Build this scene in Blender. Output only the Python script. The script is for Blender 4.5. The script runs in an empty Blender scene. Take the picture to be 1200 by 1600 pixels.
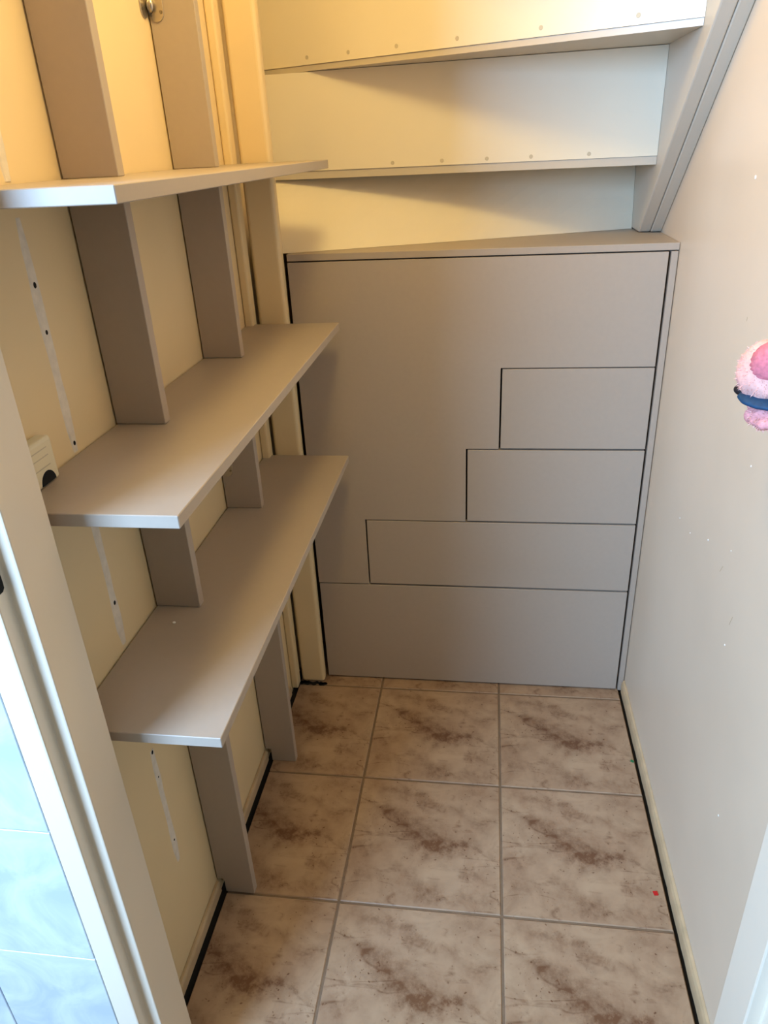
import bpy, bmesh, math, random
from mathutils import Vector, Matrix
random.seed(7)
S = bpy.context.scene
COL = S.collection

# ------------------------------------------------------------------ camera
pitch, yaw, roll = 0.464098, 0.152495, -0.0510547
CAM = Vector((0.2808, -1.6106, 1.3764))
fwd = Vector((-math.sin(yaw)*math.cos(pitch), math.cos(yaw)*math.cos(pitch), -math.sin(pitch)))
rgt = Vector((math.cos(yaw), math.sin(yaw), 0)); upv = rgt.cross(fwd)
r2 = math.cos(roll)*rgt + math.sin(roll)*upv
u2 = -math.sin(roll)*rgt + math.cos(roll)*upv
cd = bpy.data.cameras.new('camera'); cam = bpy.data.objects.new('camera', cd); COL.objects.link(cam)
cd.sensor_fit = 'VERTICAL'; cd.sensor_height = 24.0; cd.lens = 24.0*1141.23/1600.0
cd.clip_start = 0.01
cam.matrix_world = Matrix(((r2.x, u2.x, -fwd.x, CAM.x), (r2.y, u2.y, -fwd.y, CAM.y), (r2.z, u2.z, -fwd.z, CAM.z), (0, 0, 0, 1)))
S.camera = cam

# ------------------------------------------------------------------ world, lights, exposure
W = bpy.data.worlds.new('world'); S.world = W; W.use_nodes = True
W.node_tree.nodes['Background'].inputs['Color'].default_value = (0.45, 0.70, 1.0, 1)
W.node_tree.nodes['Background'].inputs['Strength'].default_value = 1.0
vs = S.view_settings
vs.view_transform = 'Standard'; vs.look = 'None'; vs.gamma = 1.0; vs.use_curve_mapping = False
vs.exposure = 0.02

def lamp(name, typ, loc, energy, color, **kw):
    d = bpy.data.lights.new(name, typ); d.energy = energy; d.color = color
    for k, v in kw.items(): setattr(d, k, v)
    o = bpy.data.objects.new(name, d); o.location = loc; COL.objects.link(o); return o
# warm bulb inside the cupboard, hanging high up between the shelves and the right wall
lamp('bulb_light', 'POINT', (0.20, -0.66, 2.12), 19.0, (1.0, 0.75, 0.29), shadow_soft_size=0.11)
# daylight entering the hall through its window, behind and left of the viewer
day = lamp('daylight', 'AREA', (-1.15, -2.63, 1.75), 158.0, (0.37, 0.61, 0.98), shape='RECTANGLE', size=0.9, size_y=0.95)
day.rotation_euler = (math.radians(80), 0, math.radians(-30))
# unseen fill light added under the hall ceiling, brightens the near shelf ends
lamp('hall_ceiling_fill', 'AREA', (0.0, -1.60, 2.42), 2.2, (0.9, 0.9, 1.0), shape='SQUARE', size=0.4)

# ------------------------------------------------------------------ materials
def lin(c):
    return tuple(((v/255.0)/12.92 if v/255.0 <= 0.04045 else ((v/255.0+0.055)/1.055)**2.4) for v in c) + (1.0,)

class NT:
    """tiny node-tree helper"""
    def __init__(self, name):
        self.m = bpy.data.materials.new(name); self.m.use_nodes = True
        self.t = self.m.node_tree; self.b = self.t.nodes['Principled BSDF']
    def n(self, typ, **kw):
        x = self.t.nodes.new(typ)
        for k, v in kw.items(): setattr(x, k, v)
        return x
    def put(self, sock, v):
        if hasattr(v, 'is_output'): self.t.links.new(v, sock)
        else: sock.default_value = v
    def math(self, op, a, b=0.0, c=0.0, clamp=False):
        x = self.n('ShaderNodeMath', operation=op); x.use_clamp = clamp
        self.put(x.inputs[0], a); self.put(x.inputs[1], b)
        if len(x.inputs) > 2: self.put(x.inputs[2], c)
        return x.outputs[0]
    def mix(self, f, a, b):
        x = self.n('ShaderNodeMix', data_type='RGBA')
        self.put(x.inputs[0], f); self.put(x.inputs[6], a); self.put(x.inputs[7], b)
        return x.outputs[2]
    def coords(self, kind='Object'):
        return self.n('ShaderNodeTexCoord').outputs[kind]
    def noise(self, vec, scale, detail=4.0, rough=0.5, dist=0.0):
        x = self.n('ShaderNodeTexNoise'); self.put(x.inputs['Vector'], vec)
        x.inputs['Scale'].default_value = scale; x.inputs['Detail'].default_value = detail
        x.inputs['Roughness'].default_value = rough; x.inputs['Distortion'].default_value = dist
        return x.outputs['Fac']
    def ramp(self, f, stops):
        x = self.n('ShaderNodeValToRGB'); self.put(x.inputs[0], f)
        e = x.color_ramp.elements
        while len(e) < len(stops): e.new(0.5)
        for i, (p, c) in enumerate(stops): e[i].position = p; e[i].color = c
        return x.outputs[0]
    def maprange(self, f, a, b, c=0.0, d=1.0):
        x = self.n('ShaderNodeMapRange'); self.put(x.inputs[0], f)
        for i, v in enumerate((a, b, c, d)): x.inputs[i+1].default_value = v
        return x.outputs[0]
    def bump(self, h, strength, dist=0.01):
        x = self.n('ShaderNodeBump'); x.inputs['Strength'].default_value = strength
        x.inputs['Distance'].default_value = dist; self.put(x.inputs['Height'], h)
        self.t.links.new(x.outputs[0], self.b.inputs['Normal'])

def plain(name, rgb, rough=0.5, var=0.03, scale=6.0, bump=0.0, bscale=60.0, metallic=0.0, spec=0.5):
    k = NT(name); co = k.coords('Object')
    c = lin(rgb)
    d = tuple(max(0, x*(1-2*var)) for x in c[:3]) + (1,)
    f = k.noise(co, scale, 3)
    k.put(k.b.inputs['Base Color'], k.mix(k.maprange(f, .3, .7), d, c))
    k.b.inputs['Roughness'].default_value = rough
    k.b.inputs['Metallic'].default_value = metallic
    k.b.inputs['Specular IOR Level'].default_value = spec
    if bump: k.bump(k.noise(co, bscale, 3), bump, 0.002)
    return k.m

M = {}
M['cream'] = plain('cream_wall_paint', (236, 211, 164), 0.42, 0.03, 5, 0.10, 45)
M['cream_right'] = plain('satin_wall_paint', (226, 204, 176), 0.34, 0.03, 4, 0.12, 30)
M['stair'] = plain('stair_gloss_paint', (240, 228, 202), 0.40, 0.02, 5, 0.06, 70)
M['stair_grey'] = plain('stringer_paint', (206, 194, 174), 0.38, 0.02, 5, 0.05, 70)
M['laminate'] = plain('taupe_laminate', (178, 162, 145), 0.42, 0.012, 90, 0.03, 400)
M['inside'] = plain('cabinet_inside_shade', (60, 52, 46), 0.7)  # carcass colour darkened so gaps between the fronts read as deep shade
M['frame'] = plain('door_frame_paint', (236, 220, 196), 0.38, 0.01, 5)
M['skirting'] = plain('skirting_paint', (206, 178, 138), 0.5, 0.10, 25, 0.2, 40)
M['dark'] = plain('dark_gap', (26, 22, 19), 0.9)
M['black'] = plain('black_hole', (6, 6, 6), 0.9)
M['grout'] = plain('grout', (132, 108, 84), 0.9, 0.10, 40, 0.4, 300)
M['filler'] = plain('filler_plaster', (236, 224, 206), 0.8, 0.08, 60, 0.3, 200)
M['white_chip'] = plain('white_chip', (250, 248, 244), 0.8)
M['plug'] = plain('screw_plug', (205, 192, 165), 0.6)
M['metal'] = plain('zinc_metal', (190, 180, 165), 0.28, 0.05, 30, metallic=0.9)
M['screw'] = plain('screw_steel', (150, 140, 125), 0.3, metallic=1.0)
M['socket'] = plain('socket_plastic', (236, 224, 192), 0.4)
M['hall'] = plain('hall_paint', (150, 140, 125), 0.6)
M['ceiling'] = plain('ceiling_paint', (190, 180, 160), 0.7)
M['red'] = plain('red_scrap', (196, 22, 24), 0.5)
M['green'] = plain('green_scrap', (20, 120, 70), 0.5)
M['grime'] = plain('grime', (40, 34, 28), 0.95, 0.3, 200)
M['pink'] = plain('pink_plush', (238, 164, 164), 0.95, 0.12, 120, 0.8, 300)
M['pink_pale'] = plain('pale_pink_fluff', (246, 190, 178), 0.95, 0.10, 120)
M['pink_rib'] = plain('pink_rib_knit', (226, 128, 138), 0.95, 0.15, 160)
M['blue'] = plain('blue_band', (8, 66, 104), 0.7, 0.15, 150)
M['navy'] = plain('dark_patch', (22, 14, 20), 0.7)

def wall_tile_material():
    k = NT('white_marble_wall_tile'); co = k.coords('Object')
    f = k.noise(co, 9, 6, 0.6, 1.2)
    k.put(k.b.inputs['Base Color'], k.ramp(f, [(0.35, lin((184, 193, 199))), (0.55, lin((208, 214, 217))), (0.7, lin((216, 221, 223)))]))
    k.b.inputs['Roughness'].default_value = 0.22
    return k.m
M['wall_tile'] = wall_tile_material()

def floor_tile_material():
    k = NT('marbled_ceramic_floor_tile'); co = k.coords('Object')
    info = k.n('ShaderNodeObjectInfo').outputs['Random']
    # warp the tile's own coordinates a little, so blotches get ragged outlines
    wn = k.n('ShaderNodeTexNoise'); k.put(wn.inputs['Vector'], co)
    wn.inputs['Scale'].default_value = 20; wn.inputs['Detail'].default_value = 6; wn.inputs['Roughness'].default_value = 0.62
    sub = k.n('ShaderNodeVectorMath', operation='SUBTRACT'); k.put(sub.inputs[0], wn.outputs['Color']); sub.inputs[1].default_value = (.5, .5, .5)
    scl = k.n('ShaderNodeVectorMath', operation='SCALE'); k.put(scl.inputs[0], sub.outputs[0]); scl.inputs['Scale'].default_value = 0.085
    add = k.n('ShaderNodeVectorMath', operation='ADD'); k.put(add.inputs[0], co); k.put(add.inputs[1], scl.outputs[0])
    sep = k.n('ShaderNodeSeparateXYZ'); k.put(sep.inputs[0], add.outputs[0]); X, Y = sep.outputs[0], sep.outputs[1]
    T = 0.33
    def blob(u, v, a, b, ang, w):
        ca, sa = math.cos(math.radians(ang)), math.sin(math.radians(ang))
        dx = k.math('SUBTRACT', X, u*T); dy = k.math('SUBTRACT', Y, v*T)
        p = k.math('ADD', k.math('MULTIPLY', dx, ca/(a*T)), k.math('MULTIPLY', dy, sa/(a*T)))
        q = k.math('ADD', k.math('MULTIPLY', dx, -sa/(b*T)), k.math('MULTIPLY', dy, ca/(b*T)))
        r = k.math('ADD', k.math('MULTIPLY', p, p), k.math('MULTIPLY', q, q))
        return k.math('MULTIPLY', k.math('POWER', 2.718, k.math('MULTIPLY', r, -1.0)), w)
    blobs = [(0.0, 0.02, .21, .10, -14, .9), (-.22, .17, .19, .06, -26, .65), (.08, -.06, .14, .06, 0, .7),
             (-.26, .41, .15, .045, -20, .7), (-.04, .34, .13, .028, -32, .6), (.2, .25, .09, .05, -10, .5),
             (.36, .16, .085, .045, -12, .6), (-.04, .28, .07, .035, -5, .5), (-.36, -.10, .10, .07, 20, .5),
             (-.38, -.28, .12, .055, -40, .5), (-.02, -.36, .17, .07, -12, .65), (.12, -.43, .10, .045, -20, .6),
             (.34, -.40, .11, .045, -24, .55), (.36, -.24, .12, .022, -18, .45), (-.15, -.22, .12, .04, -35, .4),
             (.30, -.04, .17, .016, -16, .7), (.32, .42, .11, .035, -22, .4)]
    tot = None
    for bl in blobs:
        o = blob(*bl); tot = o if tot is None else k.math('ADD', tot, o)
    fine = k.noise(co, 48, 7, 0.72)
    mid = k.noise(co, 17, 6, 0.62, 0.8)
    tot = k.math('MULTIPLY', tot, k.maprange(fine, .32, .66, .22, 1.05))
    tot = k.math('ADD', tot, k.math('MULTIPLY', k.maprange(mid, .46, .74), .38))
    # veins: thin lines where a stretched noise crosses its middle
    mp = k.n('ShaderNodeMapping'); k.put(mp.inputs['Vector'], co); mp.inputs['Rotation'].default_value = (0, 0, math.radians(22)); mp.inputs['Scale'].default_value = (3.2, 11.0, 1)
    vn = k.noise(mp.outputs[0], 1.3, 3, 0.5, 0.5)
    vein = k.maprange(k.math('ABSOLUTE', k.math('SUBTRACT', vn, .5)), 0.0, 0.022, 1.0, 0.0)
    vein = k.math('MULTIPLY', vein, k.maprange(mid, .42, .60, .0, .42))
    spk = k.maprange(k.noise(co, 130, 2, .5), .64, .70, 0, .75)
    spk = k.math('MULTIPLY', spk, k.maprange(mid, .45, .6))
    f = k.math('ADD', k.math('ADD', tot, vein), spk, clamp=True)
    base = k.mix(k.maprange(k.noise(co, 9, 4, .6, .5), .35, .65), lin((168, 138, 110)), lin((184, 156, 126)))
    base = k.mix(k.math('MULTIPLY', info, .25), base, lin((160, 130, 102)))
    col = k.mix(k.math('MULTIPLY', f, .88), base, lin((98, 60, 36)))
    k.put(k.b.inputs['Base Color'], col)
    k.b.inputs['Roughness'].default_value = 0.40; k.b.inputs['Specular IOR Level'].default_value = 0.35
    k.bump(k.noise(co, 25, 4, .6), 0.10, 0.002)
    return k.m
M['tile'] = floor_tile_material()

# ------------------------------------------------------------------ helpers
def prop(o, label=None, cat=None, group=None, kind=None):
    if label: o['label'] = label
    if cat: o['category'] = cat
    if group: o['group'] = group
    if kind: o['kind'] = kind
    return o

def wloc(o):
    v = Vector((0, 0, 0))
    while o is not None: v += o.location; o = o.parent
    return v

def obj(name, bm, mat, parent=None, origin=None, smooth=False):
    """bm is in room coordinates; the object gets its own origin"""
    bmesh.ops.recalc_face_normals(bm, faces=bm.faces[:])
    if origin is None:
        xs = [v.co.x for v in bm.verts]; ys = [v.co.y for v in bm.verts]; zs = [v.co.z for v in bm.verts]
        origin = Vector(((min(xs)+max(xs))/2, (min(ys)+max(ys))/2, min(zs)))
    origin = Vector(origin)
    bmesh.ops.translate(bm, vec=-origin, verts=bm.verts[:])
    me = bpy.data.meshes.new(name); bm.to_mesh(me); bm.free()
    if smooth:
        for p in me.polygons: p.use_smooth = True
    me.materials.append(mat)
    o = bpy.data.objects.new(name, me); COL.objects.link(o)
    o.location = origin - (wloc(parent) if parent else Vector((0, 0, 0)))
    if parent: o.parent = parent
    return o

def empty(name, loc, label, cat, group=None):
    o = bpy.data.objects.new(name, None); o.location = loc; o.empty_display_size = .05
    COL.objects.link(o); return prop(o, label, cat, group)

def copy_thing(root, loc):
    r = root.copy(); r.location = loc; COL.objects.link(r)
    for ch in list(root.children):
        q = ch.copy(); COL.objects.link(q); q.parent = r
        for g in ch.children:
            d = g.copy(); COL.objects.link(d); d.parent = q
    return r

def box(x0, x1, y0, y1, z0, z1, bev=0.0, bm=None, seg=2):
    nb = bmesh.new()
    v = [nb.verts.new(p) for p in ((x0,y0,z0),(x1,y0,z0),(x1,y1,z0),(x0,y1,z0),(x0,y0,z1),(x1,y0,z1),(x1,y1,z1),(x0,y1,z1))]
    for f in ((0,1,2,3),(4,5,6,7),(0,1,5,4),(1,2,6,5),(2,3,7,6),(3,0,4,7)): nb.faces.new([v[i] for i in f])
    bmesh.ops.recalc_face_normals(nb, faces=nb.faces[:])
    if bev: bmesh.ops.bevel(nb, geom=nb.edges[:], offset=bev, segments=seg, affect='EDGES', profile=.5)
    return join(bm, nb)

def join(bm, nb):
    if bm is None: return nb
    me = bpy.data.meshes.new('tmp'); nb.to_mesh(me); nb.free(); bm.from_mesh(me); bpy.data.meshes.remove(me)
    return bm

def prism(pts, axis, a, b, bev=0.0, bm=None, seg=2):
    """extrude a closed polygon along an axis. axis x: pts (y,z); y: (x,z); z: (x,y)"""
    def P(p, t):
        return {'x': (t, p[0], p[1]), 'y': (p[0], t, p[1]), 'z': (p[0], p[1], t)}[axis]
    nb = bmesh.new()
    A = [nb.verts.new(P(p, a)) for p in pts]; B = [nb.verts.new(P(p, b)) for p in pts]
    nb.faces.new(A); nb.faces.new(B[::-1])
    n = len(pts)
    for i in range(n): nb.faces.new((A[i], A[(i+1) % n], B[(i+1) % n], B[i]))
    bmesh.ops.recalc_face_normals(nb, faces=nb.faces[:])
    if bev: bmesh.ops.bevel(nb, geom=nb.edges[:], offset=bev, segments=seg, affect='EDGES', profile=.5)
    return join(bm, nb)

def disc(center, normal, r, h, n=10, bm=None, sx=1.0):
    """small flat cylinder standing on a surface"""
    nb = bmesh.new()
    q = Vector(normal).to_track_quat('Z', 'Y').to_matrix().to_4x4()
    mat = Matrix.Translation(Vector(center)) @ q @ Matrix.Diagonal((sx, 1, 1, 1))
    bmesh.ops.create_cone(nb, cap_ends=True, segments=n, radius1=r, radius2=r*.85, depth=h, matrix=mat @ Matrix.Translation((0, 0, h/2)))
    return join(bm, nb)

def hexa(bot, top):
    """six-sided solid from two quads"""
    nb = bmesh.new(); A = [nb.verts.new(p) for p in bot]; B = [nb.verts.new(p) for p in top]
    nb.faces.new(A[::-1]); nb.faces.new(B)
    for i in range(4): nb.faces.new((A[i], A[(i+1) % 4], B[(i+1) % 4], B[i]))
    return nb

T = 0.33
XL, XR = -0.2555, 0.6705          # side walls
YF = -0.965                       # inner face of the front wall
YH = -1.0485                       # hall face of the front wall

# ------------------------------------------------------------------ floor
floor = prop(obj('floor', box(-0.2365, 0.657, -0.96, 0.452, -0.06, -0.0022), M['grout'], origin=(0, 0, 0)), 'beige ceramic tiled floor with brown marbling and dark joints', kind='structure')
obj('joint_gap', box(XL-.01, -0.2370, -0.96, 0.452, -0.06, -0.010), M['dark'], floor)
obj('joint_gap', box(0.6575, XR+.005, -0.96, 0.452, -0.06, -0.010), M['dark'], floor)
obj('hall_bed', box(-1.95, 1.55, -2.66, -0.9605, -0.06, -0.0022), M['grout'], floor)
def tile_mesh(x0, x1, y0, y1):
    bm = bmesh.new(); b = .0016
    lo = [(x0,y0,-.010),(x1,y0,-.010),(x1,y1,-.010),(x0,y1,-.010)]
    md = [(p[0],p[1],-.0016) for p in lo]
    tp = [(x0+b,y0+b,0),(x1-b,y0+b,0),(x1-b,y1-b,0),(x0+b,y1-b,0)]
    R = [[bm.verts.new(p) for p in ring] for ring in (lo, md, tp)]
    bm.faces.new(R[2]); bm.faces.new(R[0][::-1])
    for a in (0, 1):
        for i in range(4): bm.faces.new((R[a][i], R[a][(i+1) % 4], R[a+1][(i+1) % 4], R[a+1][i]))
    return bm
tile_cache = {}
g = .0026
def lay_tile(i, j, x0=None, x1=None, y0=None, y1=None):
    cx, cy = (i+.5)*T, (j+.5)*T
    ex = (-T/2+g if x0 is None else x0-cx, T/2-g if x1 is None else x1-cx, -T/2+g if y0 is None else y0-cy, T/2-g if y1 is None else y1-cy)
    key = tuple(round(e, 5) for e in ex)
    if key not in tile_cache:
        bm = tile_mesh(*ex); bmesh.ops.recalc_face_normals(bm, faces=bm.faces[:])
        me = bpy.data.meshes.new('tile'); bm.to_mesh(me); bm.free(); me.materials.append(M['tile']); tile_cache[key] = me
    o = bpy.data.objects.new('tile', tile_cache[key]); COL.objects.link(o)
    o.parent = floor; o.location = (cx, cy, 0)
for j in (0, -1, -2, -3):
    for i in (-1, 0, 1):
        lay_tile(i, j, x0=-0.2375 if i == -1 else None, x1=0.6565 if i == 1 else None)
for j in (-4, -5, -6, -7):
    for i in range(-5, 5): lay_tile(i, j)

# ------------------------------------------------------------------ side walls
wl = prop(obj('wall_left', box(XL-.06, XL, YF, 0.46, -0.06, 2.33), M['cream'], origin=(XL, 0, 0)), 'cream painted panelled wall behind the shelves', kind='structure')
# filled strip where an old batten was taken off, and its screw holes
def filler(z0, z1):
    bm = bmesh.new(); n = max(4, int((z1-z0)/.03)); prev = None
    for i in range(n+1):
        z = z0+(z1-z0)*i/n; w = .0088+random.uniform(-.0016, .0016); c = -.773+random.uniform(-.0008, .0008)
        if i in (0, n): w *= .6
        row = [bm.verts.new((XL, c-w, z)), bm.verts.new((XL+.0008, c-w*.7, z)), bm.verts.new((XL+.0008, c+w*.7, z)), bm.verts.new((XL, c+w, z))]
        if prev:
            for q in range(3): bm.faces.new((prev[q], prev[q+1], row[q+1], row[q]))
        prev = row
    obj('filler_strip', bm, M['filler'], wl)
for a, b in ((.24, .505), (.722, .995), (1.034, 1.322), (1.36, 1.50)): filler(a, b)
for z, r in ((1.247, .0042), (1.191, .0034), (1.046, .0036), (.795, .0040), (.500, .0042), (.445, .0020), (.292, .0026)):
    obj('screw_hole', disc((XL+.0004, -.773, z), (1, 0, 0), r, .0008, 9, sx=.8), M['black'], wl)
obj('edge_lath', box(XL+.0003, -.2362, -.024, .0085, .003, 2.30, .004), M['cream'], wl)

wr = prop(obj('wall_right', box(XR, XR+.08, YF, 0.46, -0.06, 2.33), M['cream_right'], origin=(XR, 0, 0)), 'cream satin wall with small chips on the right', kind='structure')
for y, z, r in ((-.556,.929,.0016),(-.243,.682,.0013),(-.428,.734,.0018),(-.323,.691,.0010),(-.542,.777,.0010),(-.591,.63,.0017),(-.704,.37,.0018),(-.36,1.31,.003)):
    obj('paint_chip', disc((XR-.0001, y, z), (-1, 0, 0), r, .0006, 7), M['white_chip'], wr)

# ------------------------------------------------------------------ skirting boards
def skirt(y0, y1):
    bm = prism([(XL+.0004, .0045), (XL+.0085, .0045), (XL+.0085, .028), (XL+.006, .034), (XL+.0004, .034)], 'y', y0, y1, .0008)
    return bm
base_l = prop(obj('baseboard_left', skirt(YF+.001, -.6625), M['skirting']), 'thin cream skirting strip below the left wall', kind='structure')
obj('skirting_strip', skirt(-.6385, -.2975), M['skirting'], base_l)
obj('skirting_strip', skirt(-.2735, -.052), M['skirting'], base_l)
bm = bmesh.new(); prof = [(XR-.0003, .0005), (.6628, .0005), (.6622, .020), (.6628, .030), (.6655, .037), (XR-.0003, .040)]
n = 40; prev = None
for i in range(n+1):
    y = YF+.001 + (.034-(YF+.001))*i/n; jx = random.uniform(-.0006, .0006) if 0 < i < n else 0
    row = [bm.verts.new((p[0]+(jx if 0 < q < 5 else 0), y, p[1])) for q, p in enumerate(prof)]
    if prev:
        for q in range(6): bm.faces.new((prev[q], prev[(q+1) % 6], row[(q+1) % 6], row[q]))
    else: bm.faces.new(row)
    prev = row
bm.faces.new(prev[::-1])
prop(obj('baseboard_right', bm, M['skirting']), 'worn cream skirting strip below the right wall', kind='structure')

for y, z, dy, dz in ((-.43, 1.12, .0006, .006), (-.52, .735, .010, .016), (-.60, .69, .008, .020)):
    obj('scuff', prism([(y-.0005, z), (y+.0005, z), (y+dy+.0005, z-dz), (y+dy-.0005, z-dz)], 'x', XR-.0004, XR-.0001), M['skirting'], wr)

# ------------------------------------------------------------------ front wall with the doorway, hall, ceiling
wf = prop(obj('wall_front', box(-1.95, -.226, YH, YF-.0005, -.05, 2.45), M['hall'], origin=(-.5, YH, 0)), 'hall side of the doorway wall', kind='structure')
obj('wall_piece', box(.656, 1.55, YH, YF-.0005, -.05, 2.45), M['hall'], wf)
obj('wall_piece', box(-.2255, .6555, YH, YF-.0005, 2.06, 2.45), M['hall'], wf)
zs = [.0, .150, .3996, .6486, .8976, 1.1466, 1.3956, 1.6446]; xs = [-.2355, -.4070, -.5985, -.7985, -.9985, -1.1985]
for zi in range(len(zs)-1):
    for xi in range(len(xs)-1):
        obj('wall_tile', box(xs[xi+1]+.001, xs[xi]-.001, YH-.0050, YH-.0003, zs[zi]+.001, zs[zi+1]-.001, .0008, seg=1), M['wall_tile'], wf)
prop(obj('wall_back', box(XL-.06, XR+.08, .452, .53, -.07, 2.33), M['cream']), 'wall behind the stairs', kind='structure')
prop(obj('ceiling', box(XL-.06, XR+.08, YF, .53, 2.3205, 2.40), M['ceiling']), 'cupboard ceiling above the shelves', kind='structure')
hc = prop(obj('ceiling', box(-1.95, 1.55, -2.70, YF-.001, 2.4505, 2.53), M['ceiling']), 'hall ceiling', kind='structure')
wh = prop(obj('wall_hall', box(-2.03, -1.951, -2.70, YF-.001, -.06, 2.45), M['hall']), 'left wall of the hall', kind='structure')
prop(obj('wall_hall', box(1.551, 1.63, -2.70, YF-.001, -.06, 2.45), M['hall']), 'right wall of the hall', kind='structure')
wb = prop(obj('wall_entrance', box(-.63, 1.55, -2.75, -2.665, -.06, 2.45), M['hall']), 'hall wall with the window', kind='structure')
obj('wall_piece', box(-1.95, -1.66, -2.75, -2.665, -.06, 2.45), M['hall'], wb)
obj('wall_piece', box(-1.6595, -.6305, -2.75, -2.665, 2.25, 2.45), M['hall'], wb)
obj('wall_piece', box(-1.6595, -.6305, -2.75, -2.665, -.06, 1.20), M['hall'], wb)

# steel door frame: both jambs and the head, with a rebate for the door leaf
door = prop(obj('door_1', prism([(-.183, -.9645), (-.183, -1.034), (-.2015, -1.0345), (-.2015, -1.055), (-.2345, -1.055), (-.2345, -1.0493), (-.2255, -1.0493), (-.2255, -.9645)], 'z', .0005, 2.02, .0022), M['frame'], origin=(-.2, -1.0, 0)), 'off-white steel door frame with rebated edge', kind='structure')
obj('jamb', prism([(.613, -.9645), (.613, -1.034), (.6315, -1.0345), (.6315, -1.055), (.6645, -1.055), (.6645, -1.0493), (.6555, -1.0493), (.6555, -.9645)], 'z', .0005, 2.02, .0022), M['frame'], door)
obj('frame_head', prism([(-.9645, 2.021), (-1.034, 2.021), (-1.0345, 2.0385), (-1.055, 2.0385), (-1.055, 2.072), (-1.0493, 2.072), (-1.0493, 2.0595), (-.9645, 2.0595)], 'x', -.2345, .6645, .0015), M['frame'], door)
obj('strike_hole', prism([(-1.0530, .990), (-1.0420, .990), (-1.0388, .993), (-1.0384, .998), (-1.0384, 1.006), (-1.0392, 1.011), (-1.0425, 1.013), (-1.0530, 1.013)], 'x', -.2017, -.2011), M['black'], door)

# ------------------------------------------------------------------ built-in cabinet under the stairs
cab = empty('built_in_cabinet', (.25, .05, 0), 'taupe built-in cabinet with a stepped door and four drawer fronts under the stairs', 'cabinet')
obj('carcass', box(-.150, .648, .080, .36, .012, 1.150), M['inside'], cab)
obj('side_panel', box(.6552, .6688, .0395, .36, .0005, 1.1555, .0008, seg=1), M['laminate'], cab)
# top panel: a triangle running back to the lowest riser
obj('top_panel', prism([(-.161, .0392), (.6695, .0392), (.6695, .36), (.640, .36), (-.161, .062)], 'z', 1.1575, 1.172, .0008, seg=1), M['laminate'], cab)
FY0, FY1 = .040, .058
obj('door', prism([(-.1615, .3225), (-.0235, .3225), (-.0235, .5175), (.2345, .5175), (.2345, .7145), (.3125, .7145), (.3125, .9125), (.6500, .9125), (.6500, 1.1545), (-.1615, 1.1545)], 'y', FY0, FY1, .0006, seg=1), M['laminate'], cab)
for x0, z0, z1 in ((.3165, .7165, .9098), (.2385, .5195, .7118), (-.0195, .3250, .5148), (-.1600, .0045, .3195)):
    obj('drawer_front', box(x0, .6500, FY0, FY1, z0, z1, .0006, seg=1), M['laminate'], cab)

# ------------------------------------------------------------------ winder stairs seen from below
st = empty('winder_staircase', (.25, .2, 0), 'cream winder staircase seen from below above the taupe cabinet', 'staircase')
def board(p0, p1, z0, z1, th=.018, q0=None, q1=None):
    """upright board; bottom line p0-p1, top line q0-q1, thickness going away from the viewer"""
    q0 = q0 or p0; q1 = q1 or p1
    d = Vector((p1[0]-p0[0], p1[1]-p0[1])).normalized(); nx, ny = -d.y*th, d.x*th
    return hexa([(p0[0],p0[1],z0),(p1[0],p1[1],z0),(p1[0]+nx,p1[1]+ny,z0),(p0[0]+nx,p0[1]+ny,z0)],
                [(q0[0],q0[1],z1),(q1[0],q1[1],z1),(q1[0]+nx,q1[1]+ny,z1),(q0[0]+nx,q0[1]+ny,z1)])
XI = .6195
def twisted(p0, p1, q0, q1, z0, z1, th, n=14):
    nb = bmesh.new(); rows = []
    for i in range(n+1):
        t = i/n; a = (p0[0]+(p1[0]-p0[0])*t, p0[1]+(p1[1]-p0[1])*t); b = (q0[0]+(q1[0]-q0[0])*t, q0[1]+(q1[1]-q0[1])*t)
        fr = [nb.verts.new((a[0]+(b[0]-a[0])*u/4, a[1]+(b[1]-a[1])*u/4, z0+(z1-z0)*u/4)) for u in range(5)]
        bk = [nb.verts.new((v.co.x, v.co.y+th, v.co.z)) for v in fr]
        rows.append(fr+bk[::-1])
    for r0, r1 in zip(rows, rows[1:]):
        for k_ in range(10): nb.faces.new((r0[k_], r0[(k_+1) % 10], r1[(k_+1) % 10], r1[k_]))
    nb.faces.new(rows[0]); nb.faces.new(rows[-1][::-1])
    return nb
R1 = obj('riser', twisted((-.215, .0430), (XI, .321), (-.232, .205), (XI, .352), 1.1724, 1.3155, .012), M['stair'], st)
R2 = obj('riser', board((-.225, .197), (XI, .114), 1.333, 1.5265), M['stair'], st)
R3 = obj('riser', board((-.225, .232), (XI, -.143), 1.539, 1.7325), M['stair'], st)
R4 = obj('riser', board((-.225, .245), (XI, -.420), 1.745, 2.318), M['stair'], st)
def tread(front, back, z0, z1):
    """plank between the riser below (back) and the riser above (front)"""
    (a, b), (c, d) = front, back
    return hexa([(a[0],a[1],z0),(b[0],b[1],z0),(d[0],d[1],z0),(c[0],c[1],z0)], [(a[0],a[1],z1),(b[0],b[1],z1),(d[0],d[1],z1),(c[0],c[1],z1)])
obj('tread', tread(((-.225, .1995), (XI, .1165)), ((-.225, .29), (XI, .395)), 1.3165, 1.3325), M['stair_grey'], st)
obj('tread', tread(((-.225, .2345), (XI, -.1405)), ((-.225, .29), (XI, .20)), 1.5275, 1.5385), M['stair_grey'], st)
obj('tread', tread(((-.225, .2475), (XI, -.4175)), ((-.225, .31), (XI, -.05)), 1.7335, 1.7445), M['stair_grey'], st)
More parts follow.
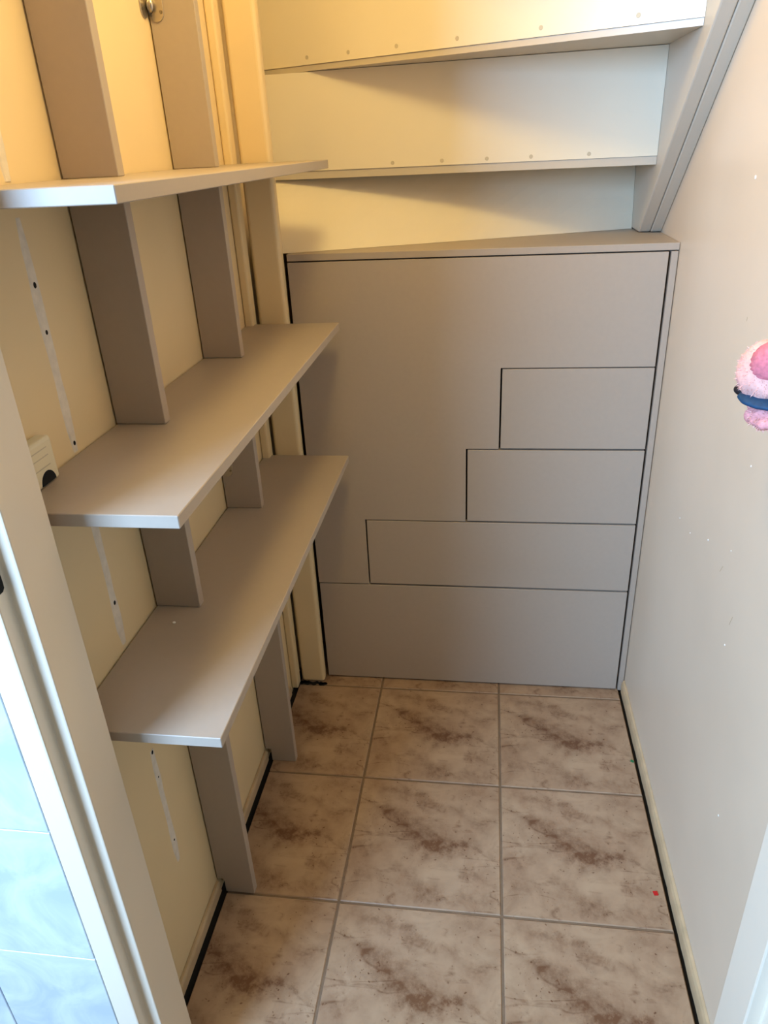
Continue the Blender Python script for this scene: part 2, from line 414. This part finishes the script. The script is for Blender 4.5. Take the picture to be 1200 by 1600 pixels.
# bottom faces of the screws holding the risers to the treads
def plugs(riser, p0, p1, z, ts):
    d = Vector((p1[0]-p0[0], p1[1]-p0[1], 0)); n = Vector((d.y, -d.x, 0)).normalized()
    for t in ts:
        q = Vector((p0[0], p0[1], z)) + d*t
        obj('screw_plug', disc(q - n*.0002, n, .0042, .0009, 9), M['plug'], riser)
plugs(R3, (-.225, .232), (XI, -.143), 1.5525, (.135, .25, .375, .52, .70, .885))
plugs(R2, (-.225, .197), (XI, .114), 1.3420, (.345, .475, .59, .70, .84))
# string boards running up along the right wall
def zlow(y): return 1.1745 + .80*(.245-y)
lowp = [(.236, 1.1735), (-.80, zlow(-.80)), (-.80, 2.318), (-.30, 2.318), (.40, 1.62), (.40, 1.1735)]
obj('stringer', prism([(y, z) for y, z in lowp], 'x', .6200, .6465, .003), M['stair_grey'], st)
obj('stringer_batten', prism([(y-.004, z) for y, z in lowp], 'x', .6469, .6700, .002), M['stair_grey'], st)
obj('newel_post', box(-.2335, -.1665, .0105, .041, .0015, 2.318, .009, seg=4), M['cream'], st)
bm = bmesh.new()
for k_ in range(26):
    cx = random.uniform(-.234, -.162); r = random.uniform(.003, .008)
    disc((cx, .0085-random.uniform(0, .006), .0003), (0, 0, 1), r, .0016, 6, bm)
gr = obj('dirt', bm, M['grime'], st); prop(gr, 'dark dirt at the foot of the newel post', kind='stuff')

# ------------------------------------------------------------------ shelving
sh = empty('wall_shelves', (XL+.1, -.475, 0), 'taupe shelving of three boards on uprights along the left wall', 'shelving')
SH = ((.6975, .7135), (1.0150, 1.0310), (1.3410, 1.3570))
for z0, z1 in SH:
    obj('shelf', box(XL+.0025, -.0455, -.947, -.0035 if z0 < 1.3 else .004, z0, z1, .0009, seg=1), M['laminate'], sh)
for y0 in (-.660, -.295):
    xb = XL+.0025; xf = -.178; t = .018
    obj('upright', prism([(-.239, .0005), (xf, .0005), (xf, .6970), (xb, .6970), (xb, .038), (-.239, .038)], 'y', y0, y0+t, .0008, seg=1), M['laminate'], sh)
    for a, b in ((.7140, 1.0145), (1.0315, 1.3405), (1.3575, 2.20)):
        obj('upright', box(xb, xf, y0, y0+t, a, b, .0008, seg=1), M['laminate'], sh)

# ------------------------------------------------------------------ small hardware
def bracket(z, label):
    r = empty('corner_bracket', (XL+.014, -.2962, z), label, 'bracket', 'metal corner brackets on the rear upright')
    def plate(rev):
        bm = bmesh.new(); pts = []
        for i in range(9):
            a = math.pi + math.pi*i/8; pts.append((.0125*math.cos(a), .0125+.0125*math.sin(a)))
        pts += [(.0125, .060), (-.0125, .060)]
        return pts
    pl = [(XL+.0145+p[0], z+p[1]) for p in plate(0)]
    obj('plate', prism(pl, 'y', -.2968, -.2953, .0003, seg=1), M['metal'], r)
    wp = [(-.3105+p[0], z+.004+p[1]) for p in plate(0)]
    obj('wall_plate', prism(wp, 'x', XL+.0003, XL+.0018, .0003, seg=1), M['metal'], r)
    bm = bmesh.new(); bmesh.ops.create_uvsphere(bm, u_segments=12, v_segments=8, radius=.006, matrix=Matrix.Translation((XL+.0085, -.3015, z+.022)) @ Matrix.Diagonal((1, .8, 1.6, 1)))
    obj('knuckle', bm, M['metal'], r, smooth=True)
    for dx, dz in ((.004, .010), (.0215, .013), (.021, .040), (.005, .042)):
        obj('screw_head', disc((XL+dx+.001, -.2966, z+dz), (0, -1, 0), .0027, .0014, 10), M['screw'], r)
    for dy, dz in ((-.008, .016), (.004, .044)):
        obj('screw_head', disc((XL+.0016, -.3105+dy, z+dz), (1, 0, 0), .0027, .0014, 10), M['screw'], r)
    return r
bracket(1.566, 'small metal corner bracket on the rear upright near the top of the picture')
bracket(.786, 'small metal bracket on the rear upright just under the middle shelf')

# surface socket on the left wall, standing just above the middle shelf
so = empty('wall_socket', (XL, -.88, 1.0315), 'cream surface-mounted socket box on the left wall above the middle shelf', 'socket')
obj('housing', box(XL+.0003, -.236, -.950, -.847, 1.0318, 1.087, .0045, seg=3), M['socket'], so)
for z in (1.0760, 1.0665, 1.0545):
    obj('groove', box(-.2363, -.2358, -.940, -.861, z-.0006, z+.0006), M['plug'], so)
pts = [(-.872+.0150*math.cos(math.pi*i/12), 1.0345+.0150*math.sin(math.pi*i/12)) for i in range(13)]
obj('cable_opening', prism(pts, 'x', -.2364, -.2354), M['black'], so)

# crumbs and scraps
def scrap(name, pos, w, h, rot, mat, label):
    bm = bmesh.new(); ca, sa = math.cos(rot), math.sin(rot)
    pts = [(-w, -h), (w*.9, -h*1.1), (w, h*.8), (-w*.2, h*.9), (-w*1.1, h)]
    prism([(pos[0]+p[0]*ca-p[1]*sa, pos[1]+p[0]*sa+p[1]*ca) for p in pts], 'z', pos[2]+.0001, pos[2]+.0009, bm=bm)
    for v in bm.verts:
        if v.co.z > pos[2]+.0005: v.co.z += random.uniform(0, .0012)
    prop(obj(name, bm, mat), label, 'scrap')
scrap('paper_scrap', (.638, -.580, 0), .0042, .0046, .2, M['red'], 'tiny red scrap on the floor tile beside the right wall')
scrap('paper_scrap', (.6515, -.223, 0), .0040, .0032, -.5, M['green'], 'tiny green scrap at the edge of the floor by the right skirting')
bm = bmesh.new(); bmesh.ops.create_icosphere(bm, subdivisions=1, radius=.0026, matrix=Matrix.Translation((-.204, -.707, .7154)) @ Matrix.Diagonal((1.2, .9, .7, 1)))
prop(obj('crumb', bm, M['white_chip']), 'tiny white crumb on the lowest shelf in front of the front upright', 'crumb')

# pink fluffy thing hanging on the right wall, half out of the picture
PC = Vector((.632, -.660, 1.100))
pk = empty('pink_plush', (XR-.035, -.66, 1.03), 'pink fluffy knitted plush with a blue band hanging on the right wall', 'plush')
def lumpy(center, rad, seed, amp=.06, fr=70):
    from mathutils import noise
    nb = bmesh.new(); bmesh.ops.create_icosphere(nb, subdivisions=4, radius=1.0)
    for v in nb.verts:
        p = Vector((v.co.x*rad[0], v.co.y*rad[1], v.co.z*rad[2])) 
        k_ = 1 + amp*noise.noise(p*fr + Vector((seed, 0, 0)))
        v.co = p*k_ + Vector(center)
    return nb
obj('body', lumpy(PC, (.036, .044, .040), 3), M['pink_pale'], pk, smooth=True)
nb = lumpy(PC + Vector((-.002, -.024, .019)), (.029, .026, .028), 11, .02)
for v in nb.verts:
    a = math.atan2(v.co.y-PC.y+.024, v.co.x-PC.x); d = Vector((v.co.x-PC.x, v.co.y-PC.y+.022, 0))
    v.co += d*.07*math.cos(a*34)
obj('knit_cap', nb, M['pink_rib'], pk, smooth=True)
nb = lumpy(PC + Vector((0, -.014, -.030)), (.0350, .040, .0085), 5, .05)
obj('band', nb, M['blue'], pk, smooth=True)
nb = lumpy(PC + Vector((-.012, .020, -.0275)), (.020, .0125, .010), 8, .05)
obj('dark_patch', nb, M['navy'], pk, smooth=True)
obj('tail_fluff', lumpy(PC + Vector((.004, -.022, -.048)), (.028, .034, .018), 9, .2, 90), M['pink'], pk, smooth=True)
# pile: short fibres standing off the body
bm = bmesh.new()
for k_ in range(2600):
    d = Vector((random.gauss(0, 1), random.gauss(0, 1), random.gauss(0, 1))).normalized()
    if k_ % 4 == 0: c0, rr = PC + Vector((.004, -.022, -.048)), (.028, .034, .018)
    else:
        c0, rr = PC, (.036, .044, .040)
        if d.z < -.52 or (d.z > .45 and d.y < -.1): continue
    p = c0 + Vector((d.x*rr[0], d.y*rr[1], d.z*rr[2]))*.98
    q = p + d*random.uniform(.002, .0050) + Vector((random.uniform(-1, 1), random.uniform(-1, 1), random.uniform(-1.4, .4)))*.0015
    if q.x > XR-.001: continue
    s = d.cross(Vector((random.uniform(-1, 1), random.uniform(-1, 1), random.uniform(-1, 1)))).normalized()*.0007
    bm.faces.new([bm.verts.new(p-s), bm.verts.new(p+s), bm.verts.new(q)])
prop(obj('pile', bm, M['pink_pale'], pk), kind='stuff')
# hook and loop that carry it
obj('loop', box(.640, .644, -.664, -.660, 1.138, 1.192, .0015), M['pink'], pk)
hk = empty('wall_hook', (XR, -.662, 1.19), 'small metal hook on the right wall above the pink plush', 'hook')
obj('hook_plate', box(XR-.003, XR-.0003, -.670, -.654, 1.185, 1.225, .001), M['metal'], hk)
obj('hook_arm', prism([(XR-.003, 1.190), (.634, 1.193), (.632, 1.206), (.636, 1.206), (.638, 1.199), (XR-.003, 1.197)], 'y', -.665, -.659, .0008, seg=1), M['metal'], hk)
